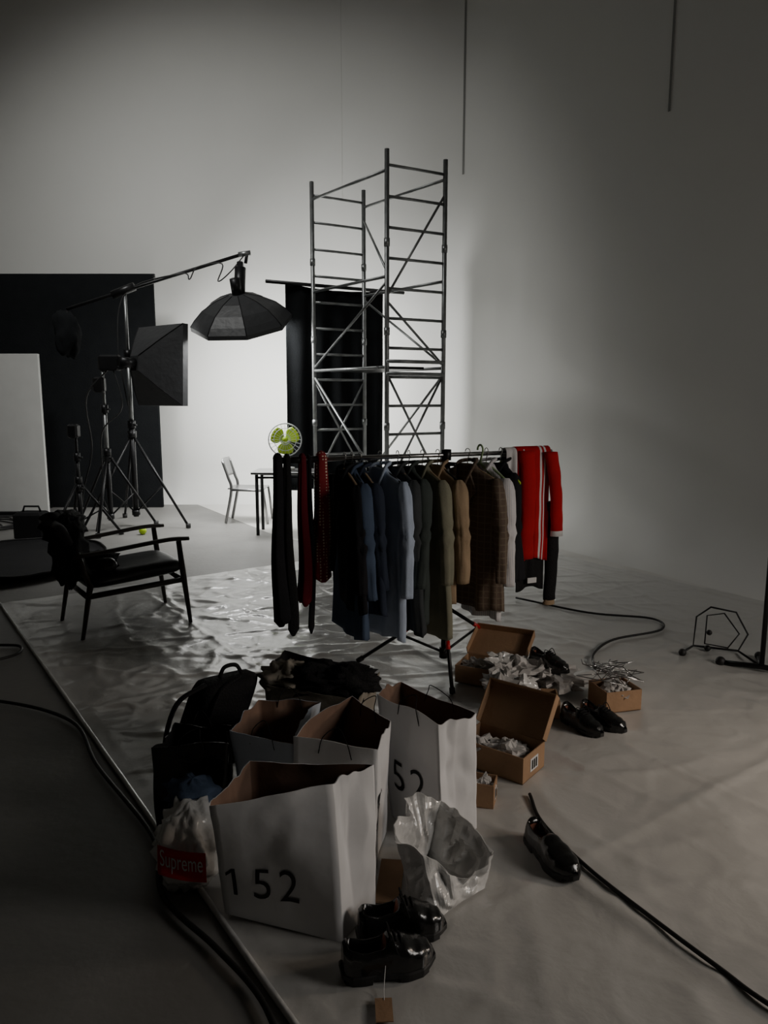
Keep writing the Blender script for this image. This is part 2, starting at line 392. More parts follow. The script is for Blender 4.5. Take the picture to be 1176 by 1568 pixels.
# ---------------------------------------------------------------- far chair, table, fan
b=B('metal_side_chair')
def ch(px,py,z): return V((-1.99+px*.47,9.35+py*.42-px*.05,z))
for y in (0,1):
    b.tube(cr([ch(-.08,y,.01),ch(.1,y,.43),ch(.02,y,.60),ch(-.12,y,.80)],6),.013,M['alu'],8)
    b.tube([ch(1.08,y,.01),ch(.98,y,.43),ch(.1,y,.44)],.013,M['alu'],8)
b.grid(lambda u,v: ch(u,v,.45-.02*math.sin(math.pi*u)*math.sin(math.pi*v)),8,8,M['alu'])
b.grid(lambda u,v: lerp(ch(.02,v,.60),ch(-.13,v,.83),u)+V((-.03*math.sin(math.pi*v),0,0)),6,8,M['alu'])
b.done(solid=.012)
b=B('work_table')
b.box((-1.12,8.72,.735),(.82,.5,.03),M['alu'],R=rot(-.03),ch=.005)
for x,y in ((-1.48,8.55),(-.76,8.53),(-1.48,8.92),(-.76,8.90)): b.tube([(x,y,.0),(x,y,.72)],.02,M['blackmetal'],8)
for y in (8.55,8.92): b.tube([(-1.48,y,.68),(-.76,y,.68)],.014,M['blackmetal'],6)
b.done()
b=B('desk_fan')
fc=V((-1.16,8.7,1.11)); fx,fy,fa=look(V((.15,-1,.12)))
def fp(r,t,d=0): return fc+fx*r*math.cos(t)+fy*r*math.sin(t)+fa*d
for r,d in ((.195,0),(.19,.035),(.19,-.035),(.13,.055),(.06,.06)): b.tube([fp(r,2*math.pi*k/32,d) for k in range(32)],.003 if r<.19 else .004,M['clear'],6,closed=True)
for k in range(24):
    t=2*math.pi*k/24; b.tube([fp(.03,t,.06),fp(.13,t,.055),fp(.19,t,.03),fp(.195,t,0)],.0011,M['clear'],4); b.tube([fp(.195,t,0),fp(.19,t,-.03),fp(.04,t,-.06)],.0011,M['clear'],4)
for k in range(3):
    t0=2*math.pi*k/3+.5
    b.grid(lambda u,v: fp(.035+.135*v,t0+(u-.5)*(.9+.9*math.sin(math.pi*min(1,v*.75+.2)))*1.0,.02*(u-.5)+.0),8,8,M['green'])
b.tube([fp(0,0,-.14),fp(0,0,-.02)],.05,M['whiteboard'],14); b.tube([fp(0,0,-.02),fp(0,0,.03)],.035,M['green'],14)
b.tube([fp(0,0,-.09),V((-1.16,8.78,.80))],.02,M['whiteboard'],10); b.tube([(-1.16,8.76,.75),(-1.16,8.76,.78)],.1,M['whiteboard'],20)
b.done(solid=.001)

# ---------------------------------------------------------------- armchair
b=B('lounge_armchair')
F=dict(nb=V((-1.98,4.71,0)),nf=V((-1.385,5.07,0)),fb=V((-2.31,5.16,0)),ff=V((-1.72,5.60,0)))
dx=(F['nf']-F['nb']).normalized(); dy=(F['fb']-F['nb']).normalized()
def ac(x,y,z):
    p=lerp(lerp(F['nb'],F['nf'],x),lerp(F['fb'],F['ff'],x),y); return V((p.x,p.y,z))
for y in (0,1):
    b.tube([ac(1.02,y,.008),ac(.96,y,.40),ac(.93,y,.615)],[.013,.021,.018],M['wood'],10)
    b.tube([ac(-.02,y,.008),ac(.08,y,.38)],[.013,.021],M['wood'],10)
    b.tube([ac(.08,y,.36),ac(-.02,y,.60)],.018,M['wood'],10)
    b.tube(cr([ac(1.03,y,.628),ac(.8,y,.63),ac(.3,y,.595),ac(-.06,y,.575)],5),[.026]*15+[.02],M['wood'],10,flat=.55)
    b.tube([ac(.97,y,.34),ac(.05,y,.30)],.02,M['wood'],8)
for x,z in ((.96,.33),(.06,.29)): b.tube([ac(x,0,z),ac(x,1,z)],.018,M['wood'],8)
def cushion(b,P,ux,uy,uz,lx,ly,lz,m):
    P=V(P); rr=[]
    for k in range(11):
        t=-1+2*k/10; e=(1-abs(t)**6)**.5 if abs(t)<1 else 0
        ring=[]
        for j in range(24):
            a=2*math.pi*j/24; cx,cz=math.cos(a),math.sin(a)
            sx=math.copysign(abs(cx)**.35,cx); sz=math.copysign(abs(cz)**.55,cz)
            ring.append(P+ux*sx*lx*(.93+.07*e)+uy*t*ly+uz*sz*lz*(.55+.45*e))
        rr.append(ring)
    b.rings(rr,m)
cs=ac(.52,.5,.40)
cushion(b,cs,(ac(1,.5,.42)-ac(0,.5,.37)).normalized(),dy,V((0,0,1)),.33,.255,.055,M['seat'])
bx=(ac(-.16,.5,.78)-ac(.08,.5,.42)); bl=bx.normalized()
cushion(b,ac(-.03,.5,.60),bl,dy,dx*.9+V((0,0,.3)),.21,.25,.05,M['seat'])
chair=b.done()
b=B('draped_black_jacket')
b.blob(ac(-.02,.62,.73),(.14,.26,.10),M['black'],.45,2.5,28,seed=3,R=rot(.3))
b.blob(ac(-.02,.35,.58),(.12,.2,.22),M['black'],.4,2.5,28,seed=5,R=rot(.3))
b.blob(ac(.18,.3,.50),(.16,.14,.06),M['black'],.4,3,28,seed=8)
b.blob(ac(.26,.1,.49),(.07,.05,.05),M['leather'],.1,3,16,seed=9)
b.done(parent=chair)

# ---------------------------------------------------------------- garment rack
ZB=1.285
BA=V((-.50,3.75,ZB)); BB=V((.745,4.285,ZB)); bd=(BB-BA).normalized(); bw=V((bd.y,-bd.x,0))
def bar(t): return lerp(BA,BB,t)
b=B('garment_rack')
b.tube([BA-bd*.03,BB+bd*.27],.0125,M['chrome'],12)
b.tube([bar(-.02),bar(.12)],.018,M['blackmetal'],10)
pc=bar(.68)
def stand(c,feet,hub):
    c=V((c.x,c.y,0))
    b.tube([c+V((0,0,.12)),c+V((0,0,.75))],.017,M['blackmetal'],10); b.tube([c+V((0,0,.7)),c+V((0,0,ZB+.03))],.0125,M['chrome'],10)
    for z,r in ((.7,.027),(ZB-.09,.024),(ZB,.028),(hub,.03),(.14,.027)): b.tube([c+V((0,0,z-.03)),c+V((0,0,z+.03))],r,M['blackmetal'],10)
    b.tube([c+V((0,0,ZB-.05)),c+V((.05,-.04,ZB-.05))],.012,M['blackmetal'],8)
    b.tube([c+V((0,0,.7)),c+V((.05,-.03,.7))],.012,M['blackmetal'],8)
    for x,y in feet:
        f=V((x,y,.02)); a=c+V((0,0,hub)); b.tube([a,f],.011,M['blackmetal'],8); b.tube([lerp(a,f,.94),f],.016,M['rubber'],8)
        b.tube([c+V((0,0,.14)),lerp(a,f,.5)],.008,M['blackmetal'],6)
        b.tube([lerp(a,f,.42),lerp(a,f,.52)],.013,M['redlab'],8)
stand(pc,((.37,3.80),(.80,4.58),(-.16,4.30)),.42)
rack=b.done()

def hanger(b,c,w,m,hw=.2,dz=0):
    c=V(c); x=w
    hk=[c+V((0,0,.014))+x*.018*math.cos(a)+V((0,0,.018*math.sin(a)-.0)) for a in [math.pi*1.0-k*math.pi*1.15/8 for k in range(9)]]
    b.tube([*hk,c+x*.0+V((0,0,-.03)),c+V((0,0,-.06))],.0025,M['chrome'],6)
    b.tube(cr([c-x*hw+V((0,0,-.135)),c-x*hw*.4+V((0,0,-.085)),c+V((0,0,-.06)),c+x*hw*.4+V((0,0,-.085)),c+x*hw+V((0,0,-.135))],4),.009,m,8)
def garment(name,c,w,n,L,m,hw=.225,th=.05,sl=.58,lapel=True,seed=0,hang=M['blackmetal'],sleeves=True,twist=0,flare=1.05,mfn=None,smf=None,sa=.05):
    b=B(name); c=V(c); N=56; rs=random.Random(seed*11+3)
    hanger(b,c,w,hang,hw*.9)
    tilt=rs.uniform(-.06,.06); bend=[rs.uniform(-.05,.05) for _ in range(2)]; sw0=rs.uniform(-.03,.03)
    prof=[(0,.055,.035),(.012,.065,.04),(.03,.10,.035),(.05,.16,.036),(.075,.205,.04),(.11,.225,.047),(.17,.222,.055),(.3,.215,.06)]
    prof=[(a,p*hw/.225,q*th/.055) for a,p,q in prof]
    k=22
    for i in range(1,k+1):
        f=i/k; prof.append((lerp(.3,L,f),lerp(.215,.225*flare,f)*hw/.225,lerp(.06,.062,f)*th/.055))
    R=[]
    for (d,pw,pt) in prof:
        f=max(0,(d-.12)/(L-.12)); ring=[]
        for j in range(N):
            a=2*math.pi*j/N; ca,sa_=math.cos(a),math.sin(a)
            fold=1+ f*.40*math.sin(a*5+seed*2.1)+f*.28*math.sin(a*11+seed*1.3+d*2)
            x=pw*math.copysign(abs(ca)**.8,ca); y=pt*math.copysign(abs(sa_)**.8,sa_)*fold
            dn=noise.noise(V((x*7+seed*5,y*6,d*2.2)))*.022*min(1,f*3+.2)+ .008*(abs(noise.noise(V((x*9+seed,d*4+x*5,seed))))-.2)*min(1,f*4+.3)
            ring.append(c+w*(x+sw0*f)+n*(y+dn+sw0*f+twist*x*f)+V((0,0,-.055-d+tilt*x+.010*f*math.sin(a*3+seed))))
        R.append(ring)
    b.rings(R,m,mfn=mfn)
    if sleeves:
        for si,s in enumerate((-1,1)):
            RR=[];M_=22
            for i in range(27):
                f=i/26; d=lerp(.06,.06+sl,f)
                off=hw*.88+.04*math.sin(min(1,f*1.5)*math.pi/2)+sa*f*.3
                rr=lerp(.058,.040,f)*(.35+.65*min(1,f*9)**.5)
                el=math.exp(-((f-.5)/.12)**2)
                ring=[]
                for j in range(M_):
                    a=2*math.pi*j/M_
                    q=.010*noise.noise(V((math.cos(a)*2.6+seed,math.sin(a)*2.6,d*3)))+.006*el*math.sin(d*70+a*1.5)+.004*noise.noise(V((math.cos(a)*4,math.sin(a)*4+seed,d*10)))
                    ring.append(c+w*(s*off+math.cos(a)*(rr*.75+q)-bend[si]*f*f)+n*(math.sin(a)*(rr*.80+q)+bend[si]*f*f*1.2-.010*f)+V((0,0,-.05-d+tilt*s*hw)))
                RR.append(ring)
            b.rings(RR,m,mfn=smf)
    for s in (-1,1):
        b.tube(cr([c+w*s*.012-n*(th+.012)+V((0,0,-.20)),c+w*s*.05-n*(th*.8+.004)+V((0,0,-.11)),c+w*s*.062-n*.01+V((0,0,-.05)),c+w*s*.03+n*.04+V((0,0,-.035)),c+n*.045+V((0,0,-.035))],5),.016,m,8,flat=.6)
    if lapel:
        def lp(s):
            vs=[c+w*s*.05-n*(th*.75+.006)+V((0,0,-.09)),c+w*s*.115-n*(th*.85+.012)+V((0,0,-.20)),c+w*s*.085-n*(th+.016)+V((0,0,-.23)),c+w*s*.01-n*(th*1.15+.016)+V((0,0,-.42)),c+w*s*.03-n*(th+.012)+V((0,0,-.2))]
            vs2=[v+n*.012 for v in vs]; b.add(vs+vs2,[(0,1,2,3,4),(9,8,7,6,5)]+[(i,(i+1)%5,5+(i+1)%5,5+i) for i in range(5)],m)
        lp(1);lp(-1)
    return b.done(parent=rack)
G=[('black_blazer',.235,.72,'cblack',1,.22,True,0),('denim_shirt',.265,.87,'cdenim',2,.23,False,0),('navy_blazer',.30,.74,'cnavy',3,.225,True,0),
('light_blue_shirt',.385,.90,'cblue',4,.235,False,16),('charcoal_coat',.46,.88,'cchar',5,.225,True,0),('dark_green_coat',.51,.84,'cgreen',6,.22,True,0),
('olive_jacket',.57,.92,'colive',7,.225,True,10),('tan_jacket',.64,.74,'ctan',8,.215,True,10),('brown_check_blazer',.78,.80,'ccheck',9,.24,True,16),
('striped_white_shirt',.87,.86,'cstripe',10,.225,False,4),('black_hooded_jacket',.94,.66,'cblack',11,.16,False,0)]
for nm,t,L,m,sd,hw,lap,tz in G:
    tw=Matrix.Rotation(math.radians(random.uniform(-4,4)+tz),3,'Z')
    hm=M['palegreen'] if nm in('striped_white_shirt',) else (M['green'] if 'hooded' in nm else (M['ctan'] if sd%2 else M['blackmetal']))
    garment(nm,bar(t),tw@bw,tw@bd,L,M[m],hw=hw,th=.036 if t<.7 else .052,seed=sd,lapel=lap,hang=hm,sl=.56 if lap else .6,flare=1.15 if nm=='denim_shirt' else 1.05)
b=B('green_plastic_hanger'); c=bar(.84)
b.tube([c+V((0,0,.020))+bw*.03*math.cos(a)+V((0,0,.03*math.sin(a))) for a in [math.pi-k*.45 for k in range(8)]]+[c+V((0,0,-.05))],.006,M['palegreen'],8)
b.tube([c-bw*.2+V((0,0,-.16)),c+V((0,0,-.05)),c+bw*.2+V((0,0,-.16))],.008,M['palegreen'],8,closed=True); b.done(parent=rack)
b=B('lime_plastic_hanger'); c=bar(.95)-bd*.02+bw*.16
b.tube([c+(bd*.7+bw*.3)*.04*math.cos(k*.52)+V((0,0,-.17+.032*math.sin(k*.52)))+bw*.01*math.sin(k) for k in range(12)],.006,M['green'],8,closed=True); b.done(parent=rack)
# red track jacket draped over the end of the bar
b=B('red_track_jacket')
def drape(c0,wid,front,back,m,mfn=None,off=.016,seed=0,flare=1.0,lean=0,nu=34,nv=50,fa=1):
    tot=front+back
    def f(u,v):
        s=v*tot-back; fr=abs(s)/ (front if s>0 else back)
        x=(u-.5)*wid*(1+(flare-1)*fr)+lean*fr
        fold=fa*(.012*math.sin(u*11+seed)+.006*math.sin(u*23+seed*2))*min(1,fr*2.5)
        rr=off
        if abs(s)<rr*1.5: a=s/rr; y=math.sin(a)*rr; z=math.cos(a)*rr
        else:
            a=1.5*(1 if s>0 else -1); y=math.sin(a)*rr; z=math.cos(a)*rr-(abs(s)-rr*1.5); 
        y+= (fold+.010*fr)*(1 if s>0 else -1)+ .006*fa*noise.noise(V((u*4,s*8,seed)))
        z+= -.014*math.sin(u*7+seed)*fr
        return c0+bd*x+bw*y+V((0,0,z))
    b.grid(f,nu,nv,m,mfn=mfn)
c0=BB+bd*.125
drape(c0,.235,.69,.35,M['cred'],(M['cwhite'],lambda u,v:(.68<u<.735 or .80<u<.855) and v>.3),off=.034,seed=1,flare=.95)
def sleeve(p0,p1,p2,r0,r1,m,seed,mf=None,flat=.6):
    P=cr([p0,p1,p2],9); RR=[]
    for i,p in enumerate(P):
        f=i/(len(P)-1); r=lerp(r0,r1,f)
        RR.append([p+bd*math.cos(a)*(r+.008*noise.noise(V((a,f*8,seed))))+bw*math.sin(a)*r*flat for a in [2*math.pi*j/16 for j in range(16)]])
    b.rings(RR,m,mfn=mf)
sleeve(c0+bd*.10+bw*.055+V((0,0,.0)),c0+bd*.14+bw*.065+V((0,0,-.22)),c0+bd*.155+bw*.065+V((0,0,-.50)),.042,.036,M['cred'],3,(M['cwhite'],lambda f,a:f>.92))
sleeve(c0-bd*.06+bw*.045+V((0,0,.01)),c0-bd*.05+bw*.058+V((0,0,-.25)),c0-bd*.055+bw*.060+V((0,0,-.62)),.05,.045,M['cred'],5)
b.done(solid=.003,parent=rack)
b=B('black_track_trousers')
drape(c0+bd*.0,.20,.84,.5,M['black'],off=.0155,seed=1,fa=.4)
sleeve(c0+bd*.15+bw*.02+V((0,0,-.3)),c0+bd*.16+bw*.02+V((0,0,-.6)),c0+bd*.15+bw*.02+V((0,0,-.90)),.045,.038,M['black'],7)
sleeve(c0+bd*.15+bw*.02+V((0,0,-.90)),c0+bd*.15+bw*.02+V((0,0,-.915)),c0+bd*.15+bw*.02+V((0,0,-.93)),.036,.036,M['ctan'],7)
b.box(c0-bd*.0+bw*.05+V((0,0,-.76)),(.06,.004,.03),M['label'],R=rot(math.atan2(bd.y,bd.x)))
b.done(solid=.003,parent=rack)
b=B('white_t_shirt')
drape(BB+bd*.0,.12,.36,.3,M['cwhite'],off=.030,seed=2,flare=1.1,nu=16); b.done(solid=.003,parent=rack)
# ties & scarf over left end
def strap(name,t,L1,L2,wd,m,seed,off=0):
    b=B(name); c=bar(t)
    for sgn,L in ((-1,L1),(1,L2)):
        RR=[]
        for k in range(26):
            f=k/25; ww=wd*(.5+.5*f)*(1 if f<.97 else .3)
            ctr=c+bw*(-sgn)*(.020+.02*f)+V((0,0,.014-L*f))+bd*(.012*math.sin(f*7+seed)*f+off*f)
            tw=Matrix.Rotation(.25*math.sin(seed+f*2),3,'Z'); aa=tw@bd; nn=tw@bw
            RR.append([ctr+aa*ww/2*x+nn*.004*y for x,y in((-1,0),(-.5,-1),(.5,-1),(1,0),(.5,1),(-.5,1))])
        b.rings(RR,m)
    b.tube([c+V((0,0,.010))+bw*.02,c+V((0,0,.02)),c+V((0,0,.010))-bw*.02],wd*.25,m,8)
    return b.done(parent=rack)
strap('black_scarf',-.03,.86,.9,.085,M['cblack'],1)
strap('black_scarf',.005,.93,.7,.06,M['black'],2)
strap('wine_tie',.065,.78,.78,.06,M['cwine'],3)
strap('black_tie',.09,.93,.5,.035,M['cblack'],4)
strap('red_patterned_tie',.14,.66,.6,.10,M['tiedots'],5)

# ---------------------------------------------------------------- paper shopping bags
def bag(name,bot,top,m=M['paper'],A=.006,seed=0,gus=.35,handles=True,text=None,tpos=None,inner=M['kraft'],fine=0,smooth=True):
    bot=[V((*p,.016)) for p in bot]; top=[V(p) for p in top]
    def six(q):
        a,b_,c_,d=q; return [a,b_,(b_+c_)/2,c_,d,(d+a)/2]
    b6=six(bot); t6=top if len(top)==6 else six(top)
    cb=sum(b6,V())/6; ct=sum(t6,V())/6
    def S(t,h):
        i=int(t)%6; f=t-int(t)
        p0=lerp(b6[i],b6[(i+1)%6],f); p1=lerp(t6[i],t6[(i+1)%6],f)
        p=lerp(p0,p1,h); cen=lerp(cb,ct,h)
        g=0
        if i in(1,4): g=f
        if i in(2,5): g=1-f
        p=p+(V((cen.x,cen.y,p.z))-p)*g*gus*(1-abs(h-.55)*1.2 if h<1 else .4)*.5
        d=(p-cen); d.z=0; d.normalize()
        q=V((p.x*5+seed*3,p.y*5,p.z*4)); 
        k=noise.noise(q)*1.6+ (abs(noise.noise(q*1.9+V((3,1,2))))-.2)*1.4
        k+=.8*(abs(noise.noise(V((p.x*9+seed*3,p.y*9,h*1.3+4))))-.2)
        if fine: k+=fine*(abs(noise.noise(q*4.1))-.2)*1.6
        edge=min(f,1-f)*2
        p=p+d*A*k*(.35+edge)*min(1,h*4+.1)
        if h>.9: p.z+=A*1.4*noise.noise(V((t*2.1,seed,1)))*(h-.9)*10
        return p,d
    b=B(name); nu=16*6; nv=30
    vs=[S(6*i/nu,j/nv)[0] for j in range(nv+1) for i in range(nu)]
    fs=[(j*nu+i,j*nu+(i+1)%nu,(j+1)*nu+(i+1)%nu,(j+1)*nu+i) for j in range(nv) for i in range(nu)]
    b.add(vs,fs,m,smooth)
    vi=[]
    for j in range(nv+1):
        for i in range(nu):
            p,d=S(6*i/nu,j/nv); vi.append(p-d*.003)
    b.add(vi,[tuple(reversed(f)) for f in fs],inner,smooth)
    b.add([vs[nv*nu+i] for i in range(nu)]+[vi[nv*nu+i] for i in range(nu)],[(i,(i+1)%nu,nu+(i+1)%nu,nu+i) for i in range(nu)],m)
    b.add([vi[i]+V((0,0,.002)) for i in range(nu)],[tuple(range(nu))],inner)
    b.add([vs[i] for i in range(nu)],[tuple(range(nu-1,-1,-1))],m)
    if handles:
        for (t,s) in ((.5,1),(3.5,1)):
            a,_=S(t-.2,.9); c_,_=S(t+.2,.9); mid=(a+c_)/2; 
            b.tube(cr([a,lerp(a,mid,.3)+V((0,0,.06)),mid+V((random.uniform(-.03,.03),.03,.085)),lerp(c_,mid,.3)+V((0,0,.06)),c_],6),.0018,M['black'],6)
    ob=b.done()
    if text:
        cu=bpy.data.curves.new('t','FONT'); cu.body=text; cu.size=1; cu.resolution_u=4; cu.space_character=1.2; cu.offset=-.004
        to=bpy.data.objects.new('t',cu); bpy.context.scene.collection.objects.link(to)
        dg=bpy.context.evaluated_depsgraph_get(); me=bpy.data.meshes.new_from_object(to.evaluated_get(dg))
        bpy.data.objects.remove(to)
        xs=[v.co.x for v in me.vertices]; ys=[v.co.y for v in me.vertices]; x0,x1,y0,y1=min(xs),max(xs),min(ys),max(ys)
        face,u0,u1,h0,h1=tpos
        import bmesh
        bm=bmesh.new(); bm.from_mesh(me); 
        if text[0]=='1':
            hh=y1-y0; q=[bm.verts.new((x0+.02,y1,0)),bm.verts.new((x0-.20*hh,y1-.17*hh,0)),bm.verts.new((x0-.20*hh,y1-.29*hh,0)),bm.verts.new((x0+.02,y1-.13*hh,0))]
            bm.faces.new(q)
        bmesh.ops.subdivide_edges(bm,edges=bm.edges[:],cuts=1,use_grid_fill=True)
        bmesh.ops.triangulate(bm,faces=bm.faces[:])
        o=ob.location
        for v in bm.verts:
            p,d=S(face+lerp(u0,u1,(v.co.x-x0)/(x1-x0)),lerp(h0,h1,(v.co.y-y0)/(y1-y0))); v.co=p+d*.004-o
        m2=bpy.data.meshes.new('printed_number'); bm.to_mesh(m2); bm.free(); m2.materials.append(M['ink'])
        t2=bpy.data.objects.new('printed_number',m2); bpy.context.scene.collection.objects.link(t2); t2.parent=ob
    return ob
bag('paper_shopping_bag',[(-.494,2.08),(-.121,1.953),(-.027,2.096),(-.42,2.20)],
    [(-.488,1.93,.465),(-.145,1.975,.505),(-.085,2.02,.51),(-.03,2.075,.51),(-.41,2.12,.50),(-.46,2.03,.48)],seed=1,text='152',tpos=(0,.12,.66,.21,.45),A=.012,handles=False)
bag('paper_shopping_bag',[(-.30,2.30),(-.03,2.27),(.01,2.52),(-.27,2.56)],
    [(-.307,2.33,.48),(-.02,2.235,.48),(.01,2.33,.49),(.023,2.44,.48),(-.12,2.66,.48),(-.26,2.50,.48)],seed=2,text='5',tpos=(1,.1,1.0,.3,.6),A=.011)
bag('paper_shopping_bag',[(-.53,2.55),(-.33,2.45),(-.30,2.66),(-.48,2.74)],
    [(-.554,2.504,.42),(-.31,2.39,.42),(-.29,2.55,.44),(-.25,2.76,.42),(-.4975,2.77,.42),(-.54,2.65,.42)],m=M['paperblue'],seed=3,A=.013)
bag('paper_shopping_bag',[(.03,2.62),(.21,2.42),(.345,2.54),(.15,2.74)],
    [(-.03,2.74,.46),(.19,2.47,.46),(.27,2.49,.46),(.336,2.57,.45),(.07,2.85,.46),(.0,2.82,.465)],seed=4,text='52',tpos=(0,.2,.72,.28,.52),A=.011)
bag('black_shopping_bag',[(-.83,2.50),(-.575,2.44),(-.57,2.56),(-.80,2.66)],
    [(-.845,2.52,.345),(-.56,2.50,.375),(-.565,2.54,.38),(-.565,2.60,.385),(-.81,2.70,.36),(-.83,2.6,.35)],m=M['leather'],inner=M['black'],seed=5,A=.012)
b=B('cardboard_sheet'); b.box((.02,2.23,.022),(.08,.22,.006),M['card'],R=rot(-.1)); b.done()
b=B('plastic_carrier_bag')
b.blob((-.645,2.28,.13),(.115,.15,.145),M['film'],.16,2.2,64,seed=2,zmin=.014,crease=True)
b.blob((-.66,2.38,.25),(.09,.08,.05),M['cdenim'],.3,3,24,seed=4,crease=True)
pb=b.done()
def lab(u,v): 
    p0=V((-.70,2.10,.235)); ex=V((.145,.01,-.035)); ey=V((.012,-.045,-.068))
    return p0+ex*u+ey*v+V((0,-.010*math.sin(u*3.1),0))
b=B('red_logo_patch'); b.grid(lab,10,6,M['redlab']); rp=b.done(solid=.002,parent=pb)
cu=bpy.data.curves.new('t','FONT'); cu.body='Supreme'; to=bpy.data.objects.new('t',cu); bpy.context.scene.collection.objects.link(to)
dg=bpy.context.evaluated_depsgraph_get(); me=bpy.data.meshes.new_from_object(to.evaluated_get(dg)); bpy.data.objects.remove(to)
xs=[v.co.x for v in me.vertices]; ys=[v.co.y for v in me.vertices]; xa,xb,ya,yb=min(xs),max(xs),min(ys),max(ys)
for v in me.vertices: v.co=lab(lerp(.06,.94,(v.co.x-xa)/(xb-xa)),lerp(.85,.12,(v.co.y-ya)/(yb-ya)))+V((0,-.004,.003))-pb.location
me.materials.clear(); me.materials.append(M['label']); t2=bpy.data.objects.new('label_text',me); bpy.context.scene.collection.objects.link(t2); t2.parent=pb
# crumpled white plastic bag right of the paper bags
bag('crumpled_plastic_bag',[(.07,2.14),(.17,2.06),(.33,2.20),(.15,2.36)],
    [(.03,2.20,.24),(.12,2.12,.18),(.27,2.13,.09),(.36,2.25,.12),(.20,2.40,.22),(.06,2.36,.25)],m=M['film'],inner=M['film'],seed=6,A=.026,fine=1.0,handles=False,smooth=False)
# backpack
b=B('black_backpack')
cushion(b,(-.73,2.98,.235),V((.35,0,1)).normalized(),V((.8,.6,0)).normalized(),V((-.6,.8,0)),.215,.13,.09,M['black'])
cushion(b,(-.69,2.90,.17),V((.35,0,1)).normalized(),V((.8,.6,0)).normalized(),V((-.6,.8,0)),.10,.10,.07,M['black'])
for s in (-1,1):
    b.tube(cr([V((-.67+s*.06,2.93+s*.05,.44)),V((-.75+s*.07,2.82+s*.05,.40)),V((-.80+s*.07,2.80+s*.05,.22)),V((-.78+s*.08,2.88+s*.05,.08))],6),.014,M['black'],8,flat=.5)
b.box((-.69,2.82,.24),(.03,.01,.09),M['label'],R=rot(.6,.2)); b.box((-.63,2.84,.24),(.02,.01,.07),M['label'],R=rot(.6,.2))
b.tube(cr([(-.69,2.96,.44),(-.67,2.97,.48),(-.63,3.0,.48),(-.61,3.02,.44)],5),.009,M['black'],6)
b.done()
tote=bag('canvas_tote_bag',[(-.48,3.0),(-.12,2.92),(-.06,3.16),(-.42,3.24)],
    [(-.51,2.98,.40),(-.10,2.86,.38),(-.05,3.0,.40),(-.03,3.16,.39),(-.46,3.28,.44),(-.51,3.12,.42)],m=M['beige'],inner=M['black'],seed=8,A=.016,handles=False)
b=B('pile_of_black_clothes')
b.blob((-.23,3.03,.40),(.20,.12,.075),M['black'],.4,2.6,36,seed=2,crease=True); b.blob((-.42,3.08,.40),(.12,.12,.06),M['beige'],.4,2.6,30,seed=3,crease=True)
b.blob((-.15,3.0,.42),(.11,.09,.06),M['black'],.4,2.6,30,seed=5,crease=True); b.blob((-.3,3.05,.24),(.2,.11,.14),M['black'],.2,2,24,seed=6); b.done(parent=tote)

